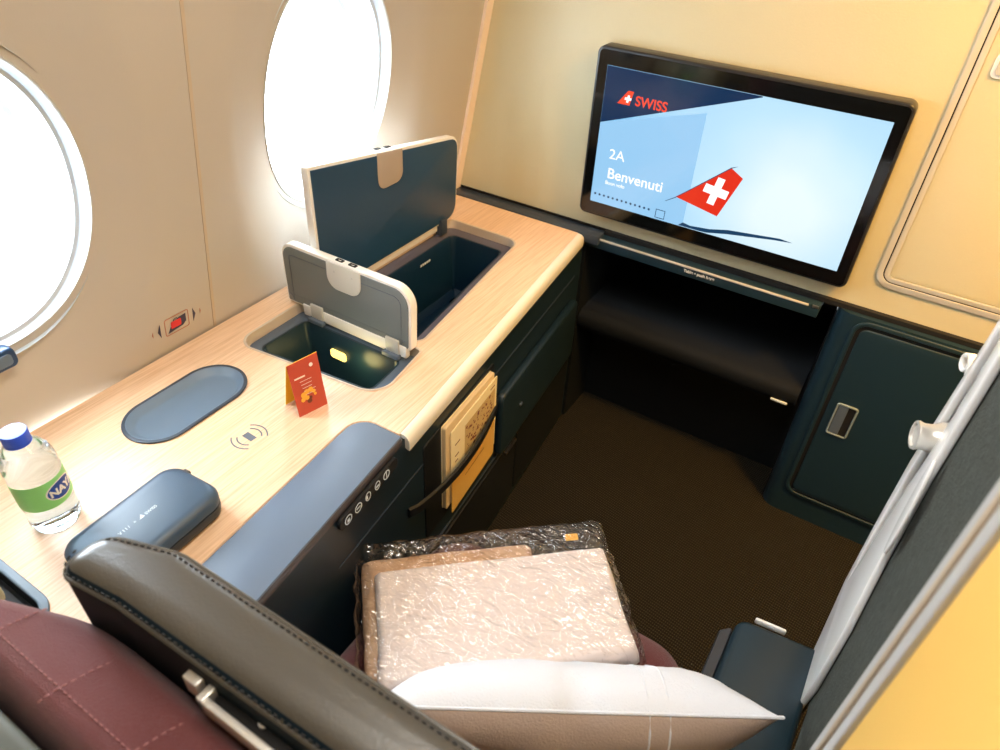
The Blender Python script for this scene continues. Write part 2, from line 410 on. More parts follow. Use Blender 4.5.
# locker door on the bulkhead right of the screen
t = thing('wall_locker', 'cream wall locker door with grey double rim and rounded corner, right of the screen', 'locker')
outer = rpoly([(.010, .688), (.62, .688), (.62, 1.75), (.010, 1.75)], .035)
def ring(o, a, b, z0, z1, m, par, name, y=1.52, bev=.001):
    return link(name, sheet([inset(ccw(o), a), inset(ccw(o), b)], z0, z1, bev, FRONT(y)), m, par)
ring(outer, 0, .012, .0002, .004, 'bezel', t, 'door_rim')
ring(outer, .012, .0145, .0002, .0012, 'line', t, 'door_gap', bev=0)
ring(outer, .0145, .025, .0002, .004, 'bezel', t, 'inner_rim')
link('door_panel', sheet([inset(ccw(outer), .0255)], .0002, .0025, .001, FRONT(1.52)), 'cream', t)
lp = link('latch_plate', sheet([rpoly([(.050, 1.112), (.13, 1.112), (.13, 1.152), (.050, 1.152)], .010)], .002, .006, .001, FRONT(1.52)), 'white', t)
link('latch_button', sheet([rpoly([(.056, 1.118), (.124, 1.118), (.124, 1.146), (.056, 1.146)], .007)], .0065, .0085, .0006, FRONT(1.52)), 'bezel', lp)
settle(t)

# ------------------------------------------------------------------ entertainment screen
t = thing('entertainment_screen', 'wide black-framed seat screen showing a red aircraft tail, mounted on cream bulkhead', 'screen')
X0, X1, Z0, Z1 = -.664, -.034, .676, 1.057
body = rpoly([(X0, Z0), (X1, Z0), (X1, Z1), (X0, Z1)], .016)
link('frame', sheet([body], .0, .040, .004, FRONT(1.5198)), 'bezelb', t)
link('glass', sheet([inset(ccw(body), .006)], .0402, .0412, 0, FRONT(1.5198)), 'tvglass', t)
YS = 1.4780
def flat(name, pts, m, k, par=t, th=.0002):
    return link(name, sheet([pts] if not isinstance(pts[0][0], tuple) else pts, k*.0003, k*.0003+th, 0, FRONT(YS)), m, par, smooth=0)
pc = flat('picture', [(-.636, .712), (-.061, .712), (-.061, 1.021), (-.636, 1.021)], 'sky', 0)
flat('text_panel', [(-.6355, .7125), (-.402, .7125), (-.402, .967), (-.6355, .900)], 's_panel', 1, pc)
flat('dark_corner', [(-.6355, .8995), (-.301, 1.0185), (-.301, 1.0205), (-.6355, 1.0205)], 's_dark', 2, pc)
flat('tail_fin', [(-.431, .777), (-.331, .758), (-.297, .853), (-.325, .869)], 's_red', 2, pc)
cx, cz, a, b2 = -.346, .812, .0095, .031
u = V((cos(R(6)), -sin(R(6)))); w = V((sin(R(6))+.10, cos(R(6))))
cr = [(-b2, -a), (-a, -a), (-a, -b2), (a, -b2), (a, -a), (b2, -a), (b2, a), (a, a), (a, b2), (-a, b2), (-a, a), (-b2, a)]
flat('tail_cross', [(cx+u.x*p*.85+w.x*q, cz+u.y*p+w.y*q) for p, q in cr], 's_white', 3, pc)
flat('wing', [(-.412, .7135), (-.402, .7225), (-.385, .7195), (-.34, .7245), (-.30, .7345), (-.19, .7475), (-.162, .7455), (-.20, .741), (-.30, .7245), (-.345, .7145), (-.36, .7135)], 's_wing', 2, pc)
flat('fin_line', [(-.452, .762), (-.431, .7765), (-.326, .8705), (-.312, .876), (-.326, .868), (-.431, .7745), (-.452, .7605)], 's_wing', 4, pc)
flat('seat_map', [[(-.470, .716), (-.447, .716), (-.447, .737), (-.470, .737)], [(-.4685, .7175), (-.4485, .7175), (-.4485, .7355), (-.4685, .7355)]], 's_wing', 3, pc)
bm = bmesh.new()
for k in range(13):
    bmesh.ops.create_circle(bm, cap_ends=True, segments=10, radius=.0028, matrix=FRONT(YS-.0011) @ Matrix.Translation((-.625+k*.0115, .733-.0002*k, 0)))
link('dotted_line', bm, 's_wing', pc, smooth=0)
TF = FRONT(YS-.0010)
def stext(name, s, size, x, z, m, bold=0, xs=1, shear=0): link(name, text(s, size, TF @ Matrix.Translation((x, z, 0)), bold=bold, xs=xs, depth=.0001, shear=shear), m, pc, smooth=0)
stext('seat_text', '2A', .032, -.604, .824, 's_white', 0, 1.05)
stext('welcome_text', 'Benvenuti', .0345, -.602, .778, 's_white', .0003, 1.0)
stext('greeting_text', 'Buon volo', .012, -.604, .7625, 's_white', .0001)
stext('airline_text', 'SWISS', .029, -.561, .951, 's_logo', .0005, .95)
flat('logo_fin', [(-.602, .948), (-.573, .948), (-.567, .978), (-.580, .978)], 's_logo', 3, pc)
a, b2 = .0026, .0078; cx, cz = -.578, .961
flat('logo_cross', [(cx+p+.15*q, cz+q) for p, q in [(-b2, -a), (-a, -a), (-a, -b2), (a, -b2), (a, -a), (b2, -a), (b2, a), (a, a), (a, b2), (-a, b2), (-a, a), (-b2, a)]], 's_white', 4, pc)
settle(t)

# stowed tray table below the screen
t = thing('tray_table', 'stowed dark tray table in its slot beneath the screen, silver top line', 'table')
link('table_front', B(-.637, -.066, 1.488, 1.60, .586, .6175, bev=.003), 'cab', t)
link('metal_strip', B(-.605, -.090, 1.4855, 1.490, .6105, .6155, bev=.0008), 'bezel', t)
link('end_cap', B(-.634, -.612, 1.4862, 1.490, .6100, .6165, bev=.0008), 'steel', t)
link('end_cap', B(-.082, -.068, 1.4862, 1.490, .6100, .6165, bev=.0008), 'steel', t)
link('push_text', text('Table • push here', .0105, FRONT(1.4876) @ Matrix.Translation((-.378, .5985, 0)), bold=.0003, depth=.0002), 'white', t, smooth=0)
settle(t)

# foot niche with its footrest ledge
t = thing('foot_niche', 'dark recessed foot niche with padded footrest ledge under the screen', 'footrest')
bm = bmesh.new()
box(bm, -.655, -.640, 1.50, 1.95, 0, .60); box(bm, -.035, -.030, 1.53, 1.95, 0, .60)
box(bm, -.655, -.030, 1.93, 1.95, 0, .60); box(bm, -.655, -.030, 1.61, 1.95, .588, .605)
link('niche_wall', bm, 'darker', t, smooth=0)
bm = bmesh.new()
prof = [(1.93, .385), (1.60, .383), (1.535, .380), (1.512, .374), (1.503, .360), (1.503, .338), (1.512, .322), (1.54, .316), (1.93, .316)]
loft(bm, [[V((x, y, z)) for y, z in prof] for x in (-.638, -.04)], True, True)
link('footrest_ledge', recalc(bm), 'ledge', t, smooth=50)
link('kick_panel', B(-.64, -.035, 1.64, 1.66, 0, .316), 'darker', t, smooth=0)
link('small_label', B(-.098, -.058, 1.4995, 1.5035, .327, .3325, bev=.0006), 'print', t)
settle(t)

# cabinet at right below bulkhead
t = thing('storage_cabinet', 'dark teal floor cabinet with recessed door and cup handle, right of the foot niche', 'cabinet')
bm = bmesh.new()
prof = rpoly([(-.032, 1.495), (.42, 1.495), (.42, 1.60), (-.032, 1.60)], [.035, .002, .002, .002], 8)
door = rpoly([(.018, .082), (.37, .082), (.37, .604), (.018, .604)], .026)
loft(bm, [[V((x, y, z)) for x, y in prof] for z in (0, .614, .6185)], True, True)
link('body', recalc(bm), 'cab', t, smooth=40)
link('door_frame', sheet([inset(ccw(door), -.010), door], 0, .005, .0018, FRONT(1.4948)), 'cab', t)
d = link('door', sheet([inset(ccw(door), .009)], .0, .0045, .0018, FRONT(1.4948)), 'cab', t)
link('door_gap', sheet([door, inset(ccw(door), .009)], .0, .0006, 0, FRONT(1.4948)), 'line', t, smooth=0)
hl = rpoly([(.044, .302), (.092, .302), (.092, .396), (.044, .396)], .008)
h = link('cup_handle', sheet([hl, inset(ccw(hl), .0045)], .004, .009, .0014, FRONT(1.4948)), 'tray_rim', d)
link('cup_recess', sheet([inset(ccw(hl), .0045)], .0046, .0052, 0, FRONT(1.4948)), 'line', h, smooth=0)
link('cup_flap', sheet([rpoly([(.050, .308), (.071, .308), (.071, .390), (.050, .390)], .003)], .0052, .0075, .001, FRONT(1.4948)), 'rim', h)
link('base_seam', B(.030, .24, 1.4915, 1.4945, .088, .0905), 'slate', t)
settle(t)

# ------------------------------------------------------------------ console along the windows
P1 = V((-.508, .25)); P2 = V((-.649, 1.50))
SD = (P2-P1).normalized(); SN = V((SD.y, -SD.x))              # along the console, out of its side
def side_y(y): return P1.x+(P2.x-P1.x)*(y-P1.y)/(P2.y-P1.y)
def sm(y, z, off=0):                                          # frame on the console's side: local x along it, y up, z outward
    o = V((side_y(y), y)) + SN*off
    return frame((o.x, o.y, z), (SD.x, SD.y, 0), (0, 0, 1))
t_con = thing('window_console', 'dark console body running under the pale wood worktop beside the windows', 'console')
def sideplate(name, y0, y1, z0, z1, th, m, par=None, rad=.012, off=0, bev=.002):
    L = (y1-y0)/SD.y
    return link(name, sheet([rpoly([(0, z0), (L, z0), (L, z1), (0, z1)], rad)], 0, th, bev, sm(y0, 0, off)), m, par or t_con)
L = (1.505+.1)/SD.y
link('side_panel', sheet([[(0, 0), (L, 0), (L, .612), (0, .612)]], -.022, 0, 0, sm(-.10, 0)), 'dark', t_con, smooth=0)
sideplate('lower_door', .30, 1.12, .03, .238, .008, 'darker', rad=.012)
sideplate('lower_door', 1.126, 1.47, .03, .238, .008, 'darker', rad=.012)
sideplate('ledge_box', 1.00, 1.46, .262, .445, .020, 'dark', rad=.02, bev=.007)
sideplate('upper_seam', .45, 1.46, .5045, .507, .001, 'slate', rad=0, bev=0)
sideplate('middle_seam', .30, 1.46, .2455, .2485, .0035, 'slate', rad=0, bev=0.001)
d = sideplate('push_latch', 1.052, 1.112, .222, .231, .006, 'steel', rad=.003, off=.008, bev=.001)
sideplate('hinge_pin', 1.095, 1.108, .349, .356, .004, 'steel', rad=.002, off=.020, bev=.001)
# magazine pocket
sideplate('pocket_back', .700, .985, .292, .548, .002, 'darker', rad=.012)
bm = bmesh.new()
pts = []
for k in range(21):
    s = k/20; y = .64+(1.00-.64)*s
    pts.append((y, .437-.012*sin(pi*s), .004+.024*sin(pi*s)**.6))
loops = []
for y, z, off in pts:
    m4 = sm(y, z, off); loops.append([m4 @ V(p) for p in ((0, -.013, 0), (0, -.009, .004), (0, .009, .004), (0, .013, 0), (0, .009, -.002), (0, -.009, -.002))])
loft(bm, loops, True, True)
link('pocket_strap', recalc(bm), 'darker', t_con)
# seat control panel on the flank of the pad
cp = sideplate('control_panel', .457, .612, .585, .609, .006, 'line', rad=.010, off=.002, bev=.001)
for k in range(5):
    y = .476+k*.0255; m4 = sm(y, .5970, .0085); r = .0088
    n = 20; o1 = [(r*cos(2*pi*i/n)*(.8 if k in (2, 3) else 1), r*sin(2*pi*i/n)) for i in range(n)]
    link('control_icon', sheet([o1, [(x*.82, y2*.82) for x, y2 in o1]], 0, .0006, 0, m4), 'print', cp, smooth=0)
    bars = [[(-.003, -.005), (.003, .001)], [(-.005, -.001), (.005, .001)], [(-.005, -.004), (-.001, .003)], [(-.004, -.003), (.004, 0)], [(-.001, -.006), (.001, .006)]][k]
    (a0, b0), (a1, b1) = bars
    link('icon_bar', sheet([[(a0, b0), (a1, b0), (a1, b1), (a0, b1)]], 0, .0006, 0, m4), 'print', cp, smooth=0)
settle(t_con)

# worktop
def edge_x(y): return side_y(y)-.006
pad_c = [( -.612, -.10), (-.622, .278), (-.648, .600), (-.636, .640), (-.540, .6455)]
wt = [(-1.048, -.10)] + [(-.612, -.10), (-.622, .278)] + rpoly([(-.622, .278), (-.650, .645), (-.541, .645), (-.541, .70)], [0, .038, 0, 0])[1:-2] + [(edge_x(.645)-.004, .6455), (edge_x(1.475)-.004, 1.475), (-1.048, 1.475)]
small_o = ccw(rpoly([(-.978, .672), (-.655, .700), (-.672, .852), (-.978, .852)], [.045, .05, .012, .02], 10))
small_o = ccw(rpoly([(-.975, .668), (-.650, .702), (-.672, .852), (-.978, .852)], [.035, .045, .012, .02], 10))
big_o = ccw(rpoly([(-.962, .868), (-.688, .868), (-.752, 1.345), (-.962, 1.345)], [.02, .02, .035, .03], 10))
tray_o = ccw([(-.907+.0 + p[0], .510 + p[1]) for p in [(.054*cos(a), (.045+.054*sin(a)) if sin(a) >= 0 else (-.060+.054*sin(a))) for a in [2*pi*k/64 for k in range(64)]]])
ctray_o = ccw(rpoly([(-.92, -.09), (-.700, -.09), (-.706, .148), (-.92, .148)], .04, 10))
link('worktop', sheet([wt, small_o, big_o, tray_o, ctray_o], H-.022, H, 0), 'wood', smooth=0)
wk = bpy.data.objects['worktop']; tag(wk, 'pale wood-grain worktop with two open bins along the windows', 'worktop')
# cream bullnose on the aisle edge
bm = bmesh.new(); loops = []
for k in range(25):
    y = .6475+(1.472-.6475)*k/24; x = edge_x(y)
    loops.append([V((x+a, y, H+b)) for a, b in ((-.003, 0), (.003, .0005), (.008, -.001), (.0125, -.004), (.0152, -.010), (.016, -.018), (.015, -.030), (.010, -.030), (-.003, -.022))])
loft(bm, loops, True, True); o = link('bullnose', recalc(bm), 'trim', wk, smooth=45)
# wireless charging mark printed on the wood
bm = bmesh.new()
c0 = V((-.757, .503)); ax = V((.10, -.02)).normalized()
m4 = frame((c0.x, c0.y, H+.0002), (.05, 1, 0), (-1, .05, 0))
def bar(pts, z=.0002, m=None):
    vs = [bm.verts.new((m or m4) @ V((x, y, z))) for x, y in pts]; bm.faces.new(vs)
bar([(-.006, -.011), (.006, -.011), (.006, .011), (-.006, .011)])
for sgn in (1, -1):
    for r in (.018, .027):
        for k in range(12):
            a = [R(-48+96*j/12) for j in (k, k+1)]
            bar([(sgn*q*cos(b_), q*sin(b_)) for q, b_ in ((r, a[0]), (r+.0024, a[0]), (r+.0024, a[1]), (r, a[1]))])
link('charging_mark', recalc(bm), 'nfc', wk, smooth=0)

# armrest pad
t = thing('armrest_pad', 'blue-grey padded armrest at the near aisle edge of the wood worktop', 'armrest')
pp = ccw([(-.607, -.10), (-.617, .278)] + rpoly([(-.617, .278), (-.645, .641), (-.536, .6415), (-.536, .70)], [0, .036, 0, 0])[1:-2] + [(edge_x(.6415)+.004, .6415), (edge_x(-.1)+.004, -.10)])
link('pad_top', sheet([pp], H-.020, H+.003, .0025), 'pad', t)
bm = bmesh.new(); loops = []
for k in range(30):
    y = -.10+(.638+.10)*k/29; x = edge_x(y)
    loops.append([V((x+a, y, H+b)) for a, b in ((-.004, .0025), (.002, .0020), (.005, -.001), (.0065, -.005), (.0065, -.012), (-.004, -.012))])
loft(bm, loops, True, True); link('pad_edge', recalc(bm), 'padedge', t, smooth=45)
settle(t)

# bins sunk in the worktop
def zl(loop, z): return [V((x, y, z)) for x, y in loop]
def bin_(name, label, o, ins, depth, rimm, tubm, led_y=None):
    t = thing(name, label, 'storage bin')
    bm = bmesh.new()
    o2 = inset(o, -.003)
    loft(bm, [zl(o2, H+.0012), zl(inset(o, -.001), H+.0022), zl(inset(o, .002), H+.001), zl(inset(o, .003), H-.020)])
    link('lip', recalc(bm), 'lip', t, smooth=50)
    ib = ccw(ins)
    link('rim', sheet([inset(o, .0025), ib], H-.024, H-.020, .001), rimm, t)
    bm = bmesh.new()
    loft(bm, [zl(inset(ib, -.002), H-.0195), zl(inset(ib, .002), H-.0195), zl(inset(ib, .004), H-.023), zl(inset(ib, .014), H-depth+.015), zl(inset(ib, .028), H-depth)], False, True)
    for f in bm.faces: pass
    recalc(bm)
    link('liner', bm, tubm, t, smooth=35)
    return t
t = bin_('small_storage_bin', 'smaller open bin with warm lamp inside, sunk in worktop behind the red card', small_o,
         rpoly([(-.948, .695), (-.690, .722), (-.700, .822), (-.945, .822)], .016), .16, 'rim', 'tub')
lm = link('bin_lamp', sheet([rpoly([(-.874, .546), (-.834, .546), (-.834, .566), (-.874, .566)], .006)], 0, .004, .001, FRONT(.812)), 'led', t)
settle(t)
t = bin_('large_storage_bin', 'larger open navy-lined bin sunk in the worktop near the bulkhead', big_o,
         rpoly([(-.925, .885), (-.722, .885), (-.775, 1.310), (-.925, 1.310)], .018), .18, 'rimp', 'tubn')
m4 = frame((-.9165, 1.19, H-.055), (0, 1, 0), (0, 0, 1))
bmk = frame((-.9155, 1.165, H-.045), (0, 1, 0), (.06, 0, 1))
link('bin_mark', sheet([[(k*.008, 0), (k*.008+.0065, 0), (k*.008+.0065, .006), (k*.008, .006)] for k in range(5)], 0, .0005, 0, bmk), 'print', t, smooth=0)
settle(t)

# lids
t = thing('large_bin_lid', 'open navy-faced lid with pale edge standing at window side of the larger bin', 'lid')
lid = ccw(rpoly([(.868, .634), (1.345, .634), (1.350, .838), (.866, .912)], [.008, .04, .032, .006], 8))
YZ = lambda x: frame((x, 0, 0), (0, 1, 0), (0, 0, 1))         # local x = world y, local y = world z, facing +X
lean = Matrix.Translation((-.952, 0, .634)) @ Matrix.Rotation(R(1), 4, 'Y') @ Matrix.Translation((.952, 0, -.634))
link('lid_shell', sheet([lid], -.012, .006, .002, lean @ YZ(-.945)), 'lidedge', t)
link('lid_lining', sheet([inset(lid, .006)], .0062, .0085, .0008, lean @ YZ(-.945)), 'lidblue', t)
tb = rpoly([(1.055, .868), (1.055, .802), (1.136, .802), (1.136, .8665)], [.0, .022, .022, 0], 8)
zt = lambda y: .914+(.836-.914)*(y-.866)/(1.350-.866)
tb = [(y, min(z, zt(y)-.001) if z < .85 else zt(y)-.001) for y, z in tb]
lt = link('latch_tab', sheet([ccw(tb)], .0086, .0105, .0008, lean @ YZ(-.945)), 'tabtan', t)
for y in (1.080, 1.112):
    q = frame((-.956, y, zt(y)+.0003), (0, 1, -.161), (-1, 0, 0))
    link('latch_hole', sheet([rpoly([(-.009, -.004), (.009, -.004), (.009, .004), (-.009, .004)], .002)], -.0002, .0012, 0, lean @ q), 'line', lt, smooth=0)
for y in (1.074, 1.117):
    bm = bmesh.new(); bmesh.ops.create_circle(bm, cap_ends=True, segments=12, radius=.0022, matrix=lean @ YZ(-.9413) @ Matrix.Translation((y, .838, 0)))
    link('rivet', bm, 'bezel', lt, smooth=0)
link('hinge_rail', B(-.956, -.944, .885, 1.30, .617, .636, bev=.002), 'lidedge', t)
for y in (.93, 1.285):
    link('hinge', B(-.950, -.930, y-.012, y+.012, .608, .650, bev=.002), 'slate', t)
settle(t)

LY = .834
t = thing('small_bin_lid', 'open grey-faced lid with pale rim standing behind the smaller bin', 'lid')
lid = ccw(rpoly([(-1.000, .624), (-.680, .624), (-.680, .757), (-1.006, .757)], [.008, .012, .04, .03], 8))
lean = Matrix.Translation((0, LY, .63)) @ Matrix.Rotation(R(-3), 4, 'X') @ Matrix.Translation((0, -LY, -.63))
link('lid_shell', sheet([lid], -.015, .004, .003, lean @ FRONT(LY)), 'lidedge', t)
ll = link('lid_lining', sheet([inset(lid, .006)], .0042, .006, .0008, lean @ FRONT(LY)), 'lidgrey', t)
gr = inset(lid, .022)
link('lining_groove', sheet([gr, inset(gr, .0012)], .0061, .0066, 0, lean @ FRONT(LY)), 'rim', ll, smooth=0)
tb = ccw(rpoly([(-.880, .700), (-.796, .700), (-.796, (.7555)), (-.880, (.7555))], [.026, .026, 0, 0], 8))
lt = link('latch_tab', sheet([tb], .0062, .009, .001, lean @ FRONT(LY)), 'tab', t)
for x in (-.856, -.824):
    q = frame((x, LY+.005, .7572), (1, 0, 0), (0, 1, 0))
    link('latch_hole', sheet([rpoly([(-.009, -.0045), (.009, -.0045), (.009, .0045), (-.009, .0045)], .002), rpoly([(-.0045, -.0022), (.0045, -.0022), (.0045, .0022), (-.0045, .0022)], .001)], -.0002, .0014, 0, lean @ q), 'line', lt, smooth=0)
for x in (-.860, -.816):
    bm = bmesh.new(); bmesh.ops.create_circle(bm, cap_ends=True, segments=12, radius=.0022, matrix=lean @ FRONT(LY-.0092) @ Matrix.Translation((x, .738, 0)))
    link('rivet', bm, 'bezel', lt, smooth=0)
link('hinge_rail', B(-.955, -.690, .826, .838, .608, .634, bev=.002), 'lidedge', t)
for x in (-.915, -.722):
    hg = link('hinge', B(x-.016, x+.016, .823, .828, .612, .644, bev=.0015), 'bezel', t)
    link('hinge_foot', B(x-.020, x+.020, .815, .826, .604, .613, bev=.0015), 'rim', hg)
settle(t)

# oval catch-all tray
t = thing('oval_tray', 'blue-grey oval catch-all tray recessed in wood worktop, left of smaller bin', 'tray')
bm = bmesh.new()
loft(bm, [zl(inset(tray_o, -.004), H+.0002), zl(inset(tray_o, -.003), H+.003), zl(inset(tray_o, .0015), H+.0035), zl(inset(tray_o, .004), H+.0005),
          zl(inset(tray_o, .007), H-.001), zl(inset(tray_o, .011), H-.006), zl(inset(tray_o, .016), H-.009)], False, True)
link('dish', recalc(bm), 'trayb', t, smooth=35)
link('rim', sheet([inset(tray_o, -.0055), inset(tray_o, .001)], H+.0002, H+.0038, .0015), 'slate', t)
settle(t)

# corner recess with rimmed metal tray, by the seat back
t = thing('corner_recess', 'blue-rimmed rounded recess in worktop corner next to the burgundy seat back', 'tray')
link('rim', sheet([inset(ctray_o, -.006), inset(ctray_o, .006)], H+.0002, H+.005, .002), 'trayb', t)
bm = bmesh.new()
loft(bm, [zl(inset(ctray_o, .004), H+.002), zl(inset(ctray_o, .008), H-.018), zl(inset(ctray_o, .012), H-.021)], False, True)
link('well', recalc(bm), 'darker', t, smooth=35)
link('inner_plate', sheet([inset(ctray_o, .026)], H-.018, H-.006, .002), 'trayb', t)
link('plate_rim', sheet([inset(ctray_o, .024), inset(ctray_o, .027)], H-.010, H-.004, .001), 'steel', t)
settle(t)
o = link('seat_shell', B(-1.03, -.770, -.085, .126, H+.006, .70, bev=.006), 'cream')
tag(o, 'cream edge of the seat shell at left frame edge beside corner recess', 'seat shell')

# ------------------------------------------------------------------ things on the worktop
# tent card
t = thing('tent_card', 'small folded red tent card with yellow back standing on the worktop', 'card')
a0 = V((-.724, .582, H+.001)); a1 = V((-.711, .635, H+.001)); tl = V((-.742, .588, H+.097)); tr = V((-.731, .645, H+.097))
b0 = V((-.766, .592, H+.001)); b1 = V((-.755, .650, H+.001))
def leaf(p, q, r, s, th=.0008):
    n = (q-p).cross(s-p).normalized()*th; bm = bmesh.new()
    loft(bm, [[p, q, r, s], [p+n, q+n, r+n, s+n]], True, True); return recalc(bm)
link('front_leaf', leaf(a0, a1, tr, tl), 'red', t, smooth=0)
bk = link('back_leaf', leaf(b1, b0, tl, tr), 'yel', t, smooth=0)
cm = frame(a0, a1-a0, tl-a0); nrm = cm.col[2].to_3d()
cm = frame(a0+nrm*.0014, a1-a0, tl-a0)
W = (a1-a0).length; Hc = (tl-a0).length
bm = bmesh.new()
def cbar(x, y, w, h, z=.0002): bar([(x, y), (x+w, y), (x+w, y+h), (x, y+h)], z, cm)
cbar(.008, Hc-.030, .020, .003)
link('heading_print', bm, 'blanket', t, smooth=0); bm = bmesh.new()
for k in range(5): cbar(.016+.001*k, Hc-.037-.0065*k, .022-.002*(k % 3), .0009)
link('text_print', bm, 'blanket', t, smooth=0); bm = bmesh.new()
bmesh.ops.create_circle(bm, cap_ends=True, segments=14, radius=.0036, matrix=cm @ Matrix.Translation((W-.012, Hc-.014, .0002)))
link('dot_print', bm, 'blanket', t, smooth=0)
bm = bmesh.new()
for x, y, r in ((.022, .036, .008), (.030, .040, .007), (.040, .041, .007), (.046, .036, .005), (.018, .028, .006), (.028, .029, .006), (.048, .030, .004)):
    bmesh.ops.create_circle(bm, cap_ends=True, segments=9, radius=r*.7, matrix=cm @ Matrix.Translation((x*.78, y, .0002)))
link('gold_motif', bm, 'gold', t, smooth=0)
bm = bmesh.new()
for x, y, r in ((.032, .022, .006), (.036, .027, .004)):
    bmesh.ops.create_circle(bm, cap_ends=True, segments=9, radius=r*.8, matrix=cm @ Matrix.Translation((x*.78, y, .0001)))
link('brown_motif', bm, 'ink', t, smooth=0)
settle(t)

# case
t = thing('zip_case', 'blue-grey zipped hard case lying on the worktop beside the water bottle', 'case')
cc = V((-.7105, .286)); rz = R(3)
def cmap(w, l, z, r=.026):
    return [Matrix.Translation((cc.x, cc.y, 0)) @ Matrix.Rotation(rz, 4, 'Z') @ V((x, y, z)) for x, y in ccw(rpoly([(-w, -l), (w, -l), (w, l), (-w, l)], r, 8))]
w, l = .054, .093
bm = bmesh.new(); loft(bm, [cmap(w-.006, l-.006, H+.001), cmap(w-.001, l-.001, H+.006), cmap(w, l, H+.014), cmap(w, l, H+.022)], True, True)
link('lower_shell', recalc(bm), 'caseside', t, smooth=50)
bm = bmesh.new(); loft(bm, [cmap(w, l, H+.0245), cmap(w, l, H+.036), cmap(w-.002, l-.002, H+.041), cmap(w-.007, l-.007, H+.0445), cmap(w-.014, l-.014, H+.046, .02)], True, True)
link('upper_shell', recalc(bm), 'case', t, smooth=50)
bm = bmesh.new(); loft(bm, [cmap(w-.002, l-.002, H+.0215), cmap(w-.002, l-.002, H+.025)])
link('zip', bm, 'line', t)
m4 = Matrix.Translation((cc.x, cc.y, 0)) @ Matrix.Rotation(rz, 4, 'Z')
link('pull_tab', B(-.042, -.030, l-.002, l+.010, H+.020, H+.027, bev=.002, M4=m4), 'leather', t)
tm = m4 @ Matrix.Translation((.001, -.036, H+.0462)) @ Matrix.Rotation(R(90), 4, 'Z')
bm = text('V I I /   ×', .0075, tm, depth=.0001)
link('case_text', bm, 'print', t, smooth=0)
bm = text('SWISS', .0068, tm @ Matrix.Translation((.041, 0, 0)), depth=.0001)
vs = [bm.verts.new(tm @ V(p)) for p in ((.031, 0, .0001), (.039, 0, .0001), (.037, .007, .0001))]; bm.faces.new(vs)
link('case_logo', bm, 'print', t, smooth=0)
settle(t)

# water bottle
t = thing('water_bottle', 'small clear water bottle with blue cap and green label on the worktop', 'bottle')
bc = V((-.846, .236, H+.001))
prof = [(.012, .004), (.022, .0), (.028, .002), (.0315, .008), (.0325, .016), (.0312, .020), (.0325, .024), (.0312, .028), (.0325, .032), (.0312, .036), (.0325, .040),
        (.0312, .044), (.0328, .049), (.0328, .100), (.0322, .104), (.0330, .110), (.0322, .120), (.0290, .131), (.0225, .142), (.0160, .149), (.0140, .153), (.0140, .158)]
bm = lathe(bmesh.new(), prof, bc); link('bottle_body', recalc(bm), 'water', t, smooth=60)
bm = bmesh.new(); n = 60
loft(bm, [[bc+V((r*cos(2*pi*k/n), r*sin(2*pi*k/n), z)) for k in range(n)] for r, z in ((.0332, .051), (.0332, .096))])
for f in list(bm.faces):
    a = math.atan2(f.calc_center_median().y-bc.y, f.calc_center_median().x-bc.x)
    if a > R(105) or a < R(-105): bm.faces.remove(f)
lb = link('label', recalc(bm), 'label', t, smooth=60)
def wrap(bm, ang, z0, r):
    for v in bm.verts:
        a = ang+v.co.x/r; v.co = bc+V(((r+v.co.z)*cos(a), (r+v.co.z)*sin(a), z0+v.co.y))
    return bm
el = [(.021*cos(2*pi*k/40), .0135*sin(2*pi*k/40)) for k in range(40)]
def dice(l, z):
    bm = bmesh.new(); c = bm.verts.new((0, 0, z)); prev = None
    rings = [[bm.verts.new((x*s, y*s, z)) for x, y in l] for s in (.33, .66, 1)]
    for i in range(len(l)):
        k = (i+1) % len(l); bm.faces.new((c, rings[0][i], rings[0][k]))
        for a, b in ((0, 1), (1, 2)): bm.faces.new((rings[a][i], rings[b][i], rings[b][k], rings[a][k]))
    return bm
A0 = R(22)
link('oval_border', wrap(dice([(x*1.1, y*1.13) for x, y in el], .0002), A0, .074, .0333), 'white', lb, smooth=0)
link('oval', wrap(dice(el, .0005), A0, .074, .0333), 'labelb', lb, smooth=0)
link('brand_text', wrap(text('NAYA', .0155, Matrix.Translation((-.0185, -.0053, .0009)), bold=.0006, xs=.98), A0, .074, .0333), 'white', lb, smooth=0)
bm = bmesh.new()
lathe(bm, [(.0150, .1525), (.0162, .1530), (.0162, .1665), (.0155, .1685), (.012, .169)], bc, n=40)
link('cap', recalc(bm), 'cap', t, smooth=40)
bm = lathe(bmesh.new(), [(.0156, .1495), (.0162, .1497), (.0162, .1518), (.0156, .152)], bc); link('cap_ring', recalc(bm), 'cap', t)
settle(t)

